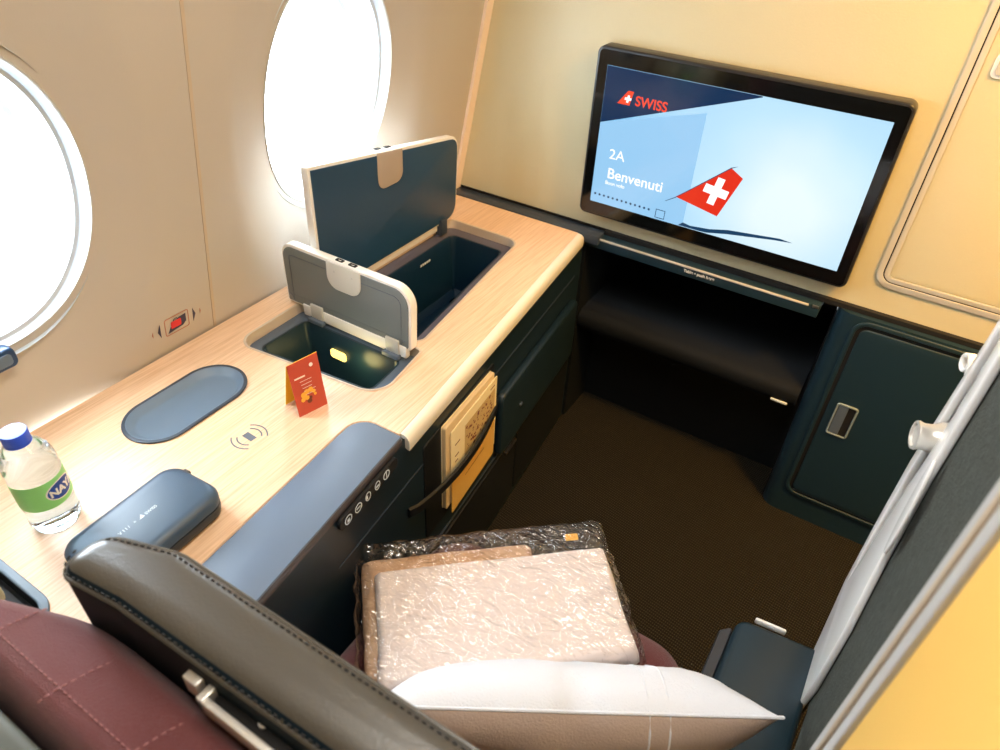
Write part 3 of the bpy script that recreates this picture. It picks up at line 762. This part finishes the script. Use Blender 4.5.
# magazines in the pocket
t = thing('brochure', 'thick tan booklet tucked at the back of the console side pocket', 'booklet')
link('pages', sheet([rpoly([(0, .345), (.205, .345), (.205, .558), (.0, .566)], .004)], .004, .0125, .001, sm(.762, -.020, 0)), 'kraft', t)
link('cover', sheet([rpoly([(-.001, .344), (.206, .344), (.206, .559), (-.001, .567)], .004)], .0022, .0036, .0002, sm(.762, -.020, 0)), 'paper', t)
settle(t)
t = thing('menu_card', 'cream printed menu card with brown pattern in front of the tan booklet', 'menu')
link('card', sheet([rpoly([(0, .352), (.197, .352), (.197, .546), (.0, .546)], .003)], .0142, .0160, .0002, sm(.776, -.020, 0)), 'paper', t)
bm = bmesh.new(); m4 = sm(.776, -.020, .0162)
rnd = random.Random(3)
for k in range(90):
    x = .062+rnd.random()*.118; z = .440+rnd.random()*.075; s = .0015+rnd.random()*.0035
    q = rnd.random()*3; bar([(x+s*cos(q+j*pi/2), z+s*.8*sin(q+j*pi/2)) for j in range(4)], .0001, m4)
link('pattern_print', bm, 'ink', t, smooth=0); bm = bmesh.new()
for x, z, w_ in ((.015, .50, .020), (.015, .470, .016), (.015, .455, .012), (.165, .528, .020)): bar([(x, z), (x+w_, z), (x+w_, z+.003), (x, z+.003)], .0001, m4)
link('text_print', bm, 'ink', t, smooth=0)
bm = bmesh.new(); bar([(.055, .435), (.188, .435), (.188, .520), (.055, .520)], .00002, m4); link('tan_print', bm, 'inkt', t, smooth=0)
settle(t)
t = thing('gold_brochure', 'plain golden brochure showing below the pocket strap', 'brochure')
link('sheet', sheet([rpoly([(0, .322), (.190, .330), (.190, .432), (.0, .432)], .003)], .0165, .0180, .0003, sm(.776, -.020, 0)), 'goldp', t)
link('ink_line', sheet([[(.055, .385), (.14, .390), (.14, .3915), (.055, .3865)]], .0187, .0189, 0, sm(.776, -.020, 0)), 'ink', t, smooth=0)
settle(t)

# placard on the sidewall
t = thing('no_luggage_placard', 'small no-luggage pictogram placard between arrows on the sidewall above the worktop', 'sign')
pm = frame((wx(.674)+.0006, .604, .674), (0, 1, 0), (wx(.70)-wx(.64), 0, .06)) @ Matrix.Diagonal((1.2, 1.2, 1, 1))
def pl(name, loops, m, k=0, par=t): return link(name, sheet(loops, k*.0003, k*.0003+.0003, 0, pm), m, par, smooth=0)
sq = ccw(rpoly([(-.0215, -.0165), (.0215, -.0165), (.0215, .0165), (-.0215, .0165)], .004))
pl('outline', [sq, inset(sq, .0014)], 'pline')
pl('slope', [[(-.017, -.012), (.010, -.009), (.016, -.004), (.016, .011), (.004, .010), (-.006, .001), (-.012, -.002)]], 'pnavy', 1)
pl('bag', [rpoly([(-.011, -.006), (.007, -.006), (.007, .007), (-.011, .007)], .002)], 'pred', 2)
hh = [(-.002+.0045*cos(a), .007+.005*sin(a)) for a in [pi*k/8 for k in range(9)]]+[(-.002+.0032*cos(a), .007+.0037*sin(a)) for a in [pi-pi*k/8 for k in range(9)]]
pl('bag_handle', [hh], 'pnavy', 2)
pl('arrow', [[(-.034, 0), (-.029, .0135), (-.029, -.0135)]], 'pnavy')
pl('arrow', [[(.034, 0), (.029, .0135), (.029, -.0135)]], 'pnavy')
pl('small_arrow', [[(-.044, 0), (-.042, .006), (-.042, -.006)]], 'pline')
pl('small_arrow', [[(.044, 0), (.042, .006), (.042, -.006)]], 'pline')
settle(t)

# blue lamp housing at the left frame edge
t = thing('reading_lamp', 'blue rounded lamp housing on the sidewall below the near window', 'lamp')
link('housing', sheet([rpoly([(.24, .745), (.342, .745), (.342, .778), (.24, .778)], .01)], -.02, .014, .004, frame((-1.052, 0, 0), (0, 1, 0), (0, 0, 1))), 'bluecap', t)
link('lamp_face', sheet([rpoly([(.25, .752), (.334, .752), (.334, .771), (.25, .771)], .006)], .0142, .0155, .0004, frame((-1.052, 0, 0), (0, 1, 0), (0, 0, 1))), 'trayb', t)
settle(t)

# ------------------------------------------------------------------ seat
t = thing('airline_seat', 'burgundy business seat seen from behind with black leather headrest', 'seat')
bm = bmesh.new()
sq_ = ([(-.492, .15), (-.004, .15), (-.004, .69), (-.492, .69)], [.02, .02, .08, .08])
loft(bm, [zl(rlev(*sq_, d), z) for d, z in ((.006, .262), (.0, .30), (0, .36), (.006, .388), (.020, .402), (.05, .410), (.10, .412))], True, True)
link('seat_cushion', recalc(bm), 'burg', t, smooth=60)
link('seat_base', B(-.47, -.03, .05, .62, .001, .26, bev=.02), 'darker', t)
# seat back: rounded slab, seen from above and behind
def sb(x0, x1, y0, y1, z, r0, r1):
    return zl(ccw(rpoly([(x0, y0), (x1, y0), (x1, y1), (x0, y1)], [r0, r0, r1, r1], 8)), z)
bm = bmesh.new()
bk_ = ([(-.652, .038), (.0, .038), (.0, .142), (-.52, .142), (-.652, .096)], [.012, .03, .03, .20, .03])
loft(bm, [zl(rlev(*bk_, d), z) for z, d in ((.636, .01), (.66, 0), (.73, 0), (.760, .004), (.778, .007), (.790, .012), (.798, .018), (.8025, .025))], True, True)
sbk = link('seat_back', recalc(bm), 'burg', t, smooth=60)
link('back_core', B(-.47, -.02, .045, .125, .26, .64, bev=.02), 'burg', t)
link('back_shell', sheet([ccw(rpoly([(-.66, -.045), (.0, -.045), (.0, .034), (-.66, .034)], .010))], .64, .798, .008), 'shell', t)
# stitching on the top of the back
zt_ = .8042
rows_ = [[(-.555, .112, .7912), (-.53, .121, .7912), (-.49, .1275, .7912), (-.02, .1295, .7912)],
         [(-.560, .098, .7988), (-.53, .109, .7992), (-.49, .1165, .7988), (-.02, .1170, .7988)],
         [(-.585, .072, zt_), (-.02, .072, zt_)]]
for x in (-.56, -.46, -.36, -.26): rows_.append([(x, .112, .8015), (x-.004, .10, zt_), (x-.014, .072, zt_), (x-.018, .060, .8028), (x-.022, .052, .7975)])
for rw in rows_: link('stitch_row', dashes(bmesh.new(), rw, .0010, .0045, .0028), 'stitch', sbk)
# headrest
hx0, hx1 = -.540, .05
HP = ([(hx0, .126), (-.46, .136), (hx1, .148), (hx1, .212), (-.46, .206), (hx0, .180)], [.020, .05, .02, .02, .08, .030])
def hl_(d, z): return zl(rlev(*HP, d), z)
bm = bmesh.new()
loft(bm, [hl_(.012, .665), hl_(.002, .68), hl_(0, .72), hl_(0, .850), hl_(.0015, .858), hl_(.006, .8655), hl_(.013, .869), hl_(.020, .8705)], True, True)
recalc(bm)
for f in bm.faces:
    c = f.calc_center_median(); f.normal_update()
    if f.normal.y < -.45 and c.z < .866: f.material_index = 1
hr = link('headrest', bm, ['leather', 'leathback'], t, smooth=50)
# piping and stitches round the top
top = rlev(*HP, 0)
bm = bmesh.new(); tube(bm, [V((x, y, .858)) for x, y in inset(top, .0010)], .0022, 6, True); link('piping', bm, 'leather', hr)
front = [(x, y) for x, y in inset(top, .0085)]
fr_ = sorted([p for p in front if p[1] > .172], key=lambda p: p[0])
bm = bmesh.new(); dashes(bm, [(x, y, .8675) for x, y in fr_], .0011, .0042, .0030)
link('front_stitching', bm, 'thread', hr); bm = bmesh.new()
rr_ = sorted([p for p in inset(top, -.0006) if p[1] < .155], key=lambda p: p[0])
dashes(bm, [(x, y+.0030, .8635) for x, y in rr_], .0012, .0042, .0030)
link('rear_stitching', bm, 'thread', hr)
# steel bracket between headrest and back
bm = bmesh.new()
box(bm, -.375, -.357, .130, .154, .812, .836, bev=.002)
box(bm, -.350, -.225, .124, .131, .814, .834, bev=.0015)
box(bm, -.350, -.342, .124, .154, .814, .836, bev=.0015)
box(bm, -.233, -.222, .124, .158, .814, .838, bev=.0015)
br = link('bracket', bm, 'knob', t)
link('bracket_plate', B(-.340, -.235, .132, .152, .813, .828, bev=.002), 'line', br)
bm = bmesh.new(); lathe(bm, [(.0045, 0), (.0045, .002), (.0028, .002), (.0028, .001)], V((-.290, .142, .8282)), n=16); link('bracket_pin', bm, 'white', br)
link('release_knob', lathe(bmesh.new(), [(.008, 0), (.013, .002), (.013, .012), (.010, .0125), (.013, .014), (.013, .026), (.008, .028)], V((-.215, .138, .822)), Matrix.Rotation(R(90), 4, 'Y'), 24), 'steel', br)
settle(t)

# centre armrest box at the aisle side
t = thing('armrest_box', 'dark aisle-side armrest box with white strip at its front edge', 'armrest')
bm = bmesh.new(); ab = ccw(rpoly([(.018, .30), (.150, .30), (.150, .813), (.020, .800)], [.02, .01, .01, .022], 8))
loft(bm, [zl(ab, .05), zl(ab, .388), zl(inset(ab, .003), .396), zl(inset(ab, .009), .400)], True, True)
link('box_body', recalc(bm), 'cab', t, smooth=50)
bm = bmesh.new(); ab2 = ccw(rpoly([(.002, .33), (.019, .33), (.019, .790), (.0, .770)], [.004, .002, .004, .012], 6))
loft(bm, [zl(ab2, .05), zl(ab2, .378), zl(inset(ab2, .002), .381)], True, True)
link('side_flange', recalc(bm), 'slate', t, smooth=50)
link('white_strip', B(.045, .095, .8125, .8185, .385, .397, bev=.0025, M4=Matrix.Translation((.07, .815, 0)) @ Matrix.Rotation(R(5), 4, 'Z') @ Matrix.Translation((-.07, -.815, 0))), 'white', t)
settle(t)

# ------------------------------------------------------------------ blanket in plastic and pillow on the seat
A = V((-.488, .482)); Bc = V((-.214, .724)); U = (Bc-A).normalized(); Wv = V((U.y, -U.x))
def bq(u, v): p = A+U*u+Wv*v; return (p.x, p.y)
def softblock(loops_in, zs, amp, seed, sub=1):
    bm = bmesh.new(); loft(bm, [zl(l, z) for l, z in zip(loops_in, zs)], True, True); recalc(bm)
    return bm
def cushion_box(u0, u1, v0, v1, z0, z1, r, amp, fr, seed, nu=46, nv=28, edge=.02):
    """rounded soft slab as a displaced closed grid"""
    bm = bmesh.new(); tops = []; bots = []
    for side in (1, -1):
        g = []
        for j in range(nv+1):
            row = []
            for i in range(nu+1):
                a = -1+2*i/nu; b = -1+2*j/nv
                a2 = math.copysign(1-(1-abs(a))**1.6, a); b2 = math.copysign(1-(1-abs(b))**1.6, b)
                du = (1-abs(a2))*(u1-u0)/2; dv = (1-abs(b2))*(v1-v0)/2
                e = min(1, du/edge); f = min(1, dv/edge)
                h = math.sqrt(max(0, 1-(1-e)**2))*math.sqrt(max(0, 1-(1-f)**2))
                x, y = bq((u0+u1)/2+a2*(u1-u0)/2, (v0+v1)/2+b2*(v1-v0)/2)
                zc = (z0+z1)/2; z = zc+side*h*(z1-z0)/2
                p = V((x, y, z)); nz = noise.noise(V((x*fr+seed, y*fr, z*fr)))*amp
                p.z += side*nz*h; q = noise.noise(V((x*fr, y*fr+seed, z*fr*2)))*amp; p.x += q; p.y += q*.6
                row.append(bm.verts.new(p))
            g.append(row)
        for j in range(nv):
            for i in range(nu):
                f = (g[j][i], g[j][i+1], g[j+1][i+1], g[j+1][i]); bm.faces.new(f if side == 1 else f[::-1])
    bmesh.ops.remove_doubles(bm, verts=bm.verts, dist=.0008)
    return recalc(bm)
t = thing('wrapped_blanket', 'folded beige blanket sealed in clear plastic, lying on the seat', 'blanket')
fd = link('folded_blanket', cushion_box(.0, .372, .0, .196, .458, .500, .02, .004, 14, 1.3, edge=.011), 'blanket', t, smooth=70)
link('lower_fold', cushion_box(-.022, .262, -.052, .190, .4135, .466, .02, .006, 18, 5.3, edge=.018), 'fold', t, smooth=70)
link('plastic_wrap', cushion_box(-.032, .384, -.062, .200, 4115e-4, .506, .02, .006, 40, 9.1, nu=90, nv=60, edge=.022), 'film', t, smooth=0)
# crumpled ends of the bag
bm = bmesh.new()
def crumple(pts_u, base, n=20, m=10, amp=.02, seed=0):
    rows = []
    for j in range(m+1):
        row = []
        for i in range(n+1):
            u = pts_u[0]+(pts_u[1]-pts_u[0])*i/n; v = base[0]+(base[1]-base[0])*j/m
            x, y = bq(u, v); z = .415+.06*(1-j/m)*abs(sin(3*pi*i/n+seed))+.015
            d = noise.noise_vector(V((u*60+seed, v*60, seed)))*amp*(j/m+.3)
            row.append(bm.verts.new(V((x, y, max(.4125, z)))+V((d.x, d.y, abs(d.z)))))
        rows.append(row)
    for j in range(m):
        for i in range(n): bm.faces.new((rows[j][i], rows[j][i+1], rows[j+1][i+1], rows[j+1][i]))
crumple((.24, .385), (-.030, -.068), amp=.018, seed=2.2)
link('crumpled_corner', bm, 'film', t, smooth=0)
bm = bmesh.new()
crumple((-.03, .09), (-.030, -.055), n=16, amp=.014, seed=7.1)
link('crumpled_corner', bm, 'film', t, smooth=0)
link('bag_sticker', sheet([rpoly([(-.011, -.006), (.011, -.006), (.011, .006), (-.011, .006)], .002)], 0, .0004, 0, Matrix.Translation((*bq(.325, -.030), .487)) @ Matrix.Rotation(R(40), 4, 'Z') @ Matrix.Rotation(R(12), 4, 'X')), 'gold', t, smooth=0)
settle(t)

t = thing('pillow', 'white pillow with white piping, shade painted into its taupe back, propped on the seat', 'pillow')
pT = V((-.104, .396, .622)); ex = V((cos(R(32)), sin(R(32)), -.01)).normalized(); nh = V((-sin(R(32)), cos(R(32)), 0))
dn = (nh*.42+V((0, 0, -1))*.9).normalized(); fn = ex.cross(dn).normalized()
if fn.y < 0: fn = -fn
PW, PH, PT_ = .240, .112, .062
pc_ = pT+dn*PH
def pout(a, b, s):
    """pillow surface point, s=+1 front, -1 back"""
    ca = 1-.10*(1-a*a)*b*b*1.0; cb = 1-.07*(1-b*b)*a*a
    x = PW*a*cb; y = PH*b*ca
    if b < 0: y += .012*(1-abs(a)**2)*0 + .010*math.exp(-((a-.02)/.10)**2)
    th = PT_*((1-abs(a)**4)**.60)*((1-abs(b)**2.4)**.62)
    th *= 1+.10*noise.noise(V((a*2.2+3, b*2.2, s)))
    if s < 0: th *= .95
    w_ = .002*noise.noise(V((a*9, b*9, s*3)))*(1-a**4)*(1-b**4)
    return pc_+ex*x+dn*y+fn*(s*(th)+w_)
bm = bmesh.new(); nu, nv = 60, 36; grids = []
warp = lambda q: math.copysign(1-(1-abs(q))**1.7, q)
for s in (1, -1):
    g = [[bm.verts.new(pout(warp(-1+2*i/nu), warp(-1+2*j/nv), s)) for i in range(nu+1)] for j in range(nv+1)]
    for j in range(nv):
        for i in range(nu):
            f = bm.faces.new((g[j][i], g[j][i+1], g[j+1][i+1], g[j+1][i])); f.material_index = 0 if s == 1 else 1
bmesh.ops.remove_doubles(bm, verts=bm.verts, dist=.0004)
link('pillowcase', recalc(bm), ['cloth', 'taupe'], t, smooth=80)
bm = bmesh.new()
lp_ = [pout(-1+2*k/40, -1, 1) for k in range(40)]+[pout(1, -1+2*k/20, 1) for k in range(20)]+[pout(1-2*k/40, 1, 1) for k in range(40)]+[pout(-1, 1-2*k/20, 1) for k in range(20)]
tube(bm, lp_, .0022, 6, True); link('piping', bm, 'cloth', t)
bm = bmesh.new()
for a in (.36, .46):
    for s in (1, -1): tube(bm, [pout(a+.01*(b+1), b, s) for b in [-1+2*k/24 for k in range(25)]], .0013, 5)
link('hem_line', bm, 'cloth', t)
settle(t)

# ------------------------------------------------------------------ sliding door edge, felt panel and near partition at the aisle
t = thing('suite_door', 'white-edged sliding suite door leaf standing at the aisle side', 'door')
DX = .152
DM = frame((DX, 0, 0), (0, -1, 0), (0, 0, 1))                 # local x = -world y, facing -X
def dp(l): return [(-y, z) for y, z in l]
outl = [(0.8674, 1.3), (0.8715, 0.9904), (0.8922, 0.883), (0.9153, 0.7426), (0.9087, 0.6104), (0.8905, 0.4915), (0.8343, 0.4039), (0.7889, 0.3213), (0.7476, 0.2965), (0.7228, 0.3172), (0.6956, 0.4535), (0.7121, 0.5857), (0.7476, 0.6848), (0.7749, 0.8252), (0.7773, 0.9904), (0.7773, 1.3)]
slot = [(0.8492, 1.28), (0.8542, 0.9904), (0.869, 0.8748), (0.8806, 0.7426), (0.8839, 0.6104), (0.8674, 0.5196), (0.8591, 0.5774), (0.8426, 0.7426), (0.8178, 0.8583), (0.8137, 0.9904), (0.8137, 1.28)]
link('edge_frame', sheet([ccw(dp(outl)), ccw(dp(slot))], 0, .010, .003, DM), 'doorw', t)
link('dark_channel', sheet([inset(ccw(dp(outl)), .008)], -.005, -.001, 0, DM), 'line', t, smooth=0)
k = link('latch_knob', lathe(bmesh.new(), [(.0235, 0), (.023, .005), (.020, .010), (.0175, .018), (.0170, .026), (.0190, .031), (.0185, .034), (.0150, .0345), (.0145, .031)], V((DX+.001, 0.8480, 0.8351)), Matrix.Rotation(R(-90), 4, 'Y') @ Matrix.Rotation(R(14), 4, 'X'), 32), 'knob', t, smooth=40)
link('pull_plate', sheet([ccw(dp([(0.7476+.018*cos(a)+.013*sin(a), 0.7963+.070*sin(a)) for a in [2*pi*j/28 for j in range(28)]]))], .010, .014, .0015, DM), 'doorw', t)
link('strike_ring', lathe(bmesh.new(), [(.0070, 0), (.0070, .010), (.0087, .0112), (.0120, .0112), (.0128, .010), (.0128, 0)], V((DX, 0.9318, 0.9045)), Matrix.Rotation(R(-90), 4, 'Y') @ Matrix.Rotation(R(20), 4, 'X'), 28), 'white', t, smooth=40)
link('strike_tab', B(DX-.006, DX, 0.8757, 0.9236, 0.8965, 0.9125, bev=.001), 'white', t)
settle(t)
bm = bmesh.new()
fl = [(.1535, .80), (.1535, .69), (.151, .62), (.146, .54), (.134, .455), (.142, .450), (.175, .56), (.180, .80)]
loft(bm, [zl(fl, .405), zl(fl, 1.30)], True, True)
o = link('felt_panel', recalc(bm), 'felt', smooth=40); tag(o, 'grey felt-covered panel between the white door edge and the near partition', 'panel')
t = thing('near_partition', 'suite partition with painted-in warm yellow light and rounded grey edge, nearest the camera at right', 'partition')
bm = bmesh.new()
ed = ccw(rpoly([(.112, .375), (.165, .375), (.165, .440), (.112, .440)], [.002, .002, .012, .022], 8))
loft(bm, [zl(ed, .56), zl(ed, 1.30)], True, True); link('edge_post', recalc(bm), 'neargrey', t, smooth=50)
link('edge_bead', B(.109, .1135, .392, .398, .56, 1.30, bev=.001), 'seam', t)
link('panel', B(.116, .16, -.30, .3745, .56, 1.30, bev=.003), 'nearyel', t)
settle(t)

# ------------------------------------------------------------------ ceiling lamps of the cabin, plus an added bulkhead lamp
def ceiling_lamp(name, label, x0, x1, y0, y1, col, power, aim=None, spread=180):
    t = thing(name, label, 'lamp')
    link('housing', B(x0-.02, x1+.02, y0-.02, y1+.02, 2.085, 2.10, bev=.004), 'white', t)
    link('diffuser', B(x0, x1, y0, y1, 2.078, 2.086, bev=.002), 'lampw', t)
    settle(t)
    ld = bpy.data.lights.new(name+'_light', 'AREA'); ld.shape = 'RECTANGLE'; ld.size = x1-x0; ld.size_y = y1-y0; ld.energy = power; ld.color = col
    lo = bpy.data.objects.new(name+'_light', ld); COL.objects.link(lo); lo.location = ((x0+x1)/2, (y0+y1)/2, 2.07)
    ld.spread = R(spread)
    if aim: lo.rotation_euler = (V(aim)-lo.location).to_track_quat('-Z', 'Y').to_euler()
ceiling_lamp('aisle_ceiling_lamp', 'warm ceiling strip lamp above the aisle, outside the frame', .85, 1.25, .7, 1.35, (1, .60, .20), 12)
ceiling_lamp('added_bulkhead_lamp', 'added amber lamp aimed to turn the bulkhead golden, outside the frame', .55, .75, .85, 1.0, (1, .50, .08), 14, aim=(.35, 1.52, 1.05), spread=95)  # unseen amber lamp with housing, added to make the bulkhead golden
ceiling_lamp('seat_ceiling_lamp', 'white ceiling panel lamp above the seat, outside the frame', -.33, .05, .0, .8, (.95, .98, 1), 8)
ld = bpy.data.lights.new('bin_light', 'POINT'); ld.energy = .10; ld.color = (1, .8, .3); ld.shadow_soft_size = .02
lo = bpy.data.objects.new('bin_light', ld); COL.objects.link(lo); lo.location = (-.79, .785, H-.05)

# ------------------------------------------------------------------ daylight
w = bpy.data.worlds.new('sky'); S.world = w; w.use_nodes = True
bg = w.node_tree.nodes['Background']; bg.inputs[0].default_value = (.86, .94, 1, 1); bg.inputs[1].default_value = 15

# ------------------------------------------------------------------ camera
cd = bpy.data.cameras.new('camera'); cam = bpy.data.objects.new('camera', cd); COL.objects.link(cam); S.camera = cam
Rm = ((.84575977, .35846763, -.39521055), (.53186851, -.50740675, .67797809), (.0425007, -.78360663, -.61980185))   # columns: right, down, forward
cam.matrix_world = Matrix(((Rm[0][0], -Rm[0][1], -Rm[0][2], 0), (Rm[1][0], -Rm[1][1], -Rm[1][2], 0), (Rm[2][0], -Rm[2][1], -Rm[2][2], 1.42), (0, 0, 0, 1)))
cd.sensor_width = 36; cd.lens = 36*700/1000; cd.clip_start = .02
cd.dof.use_dof = True; cd.dof.focus_distance = 1.25; cd.dof.aperture_fstop = 5.6

S.view_settings.view_transform = 'Standard'; S.view_settings.look = 'None'
S.view_settings.gamma = 1; S.view_settings.use_curve_mapping = False
S.view_settings.exposure = .65
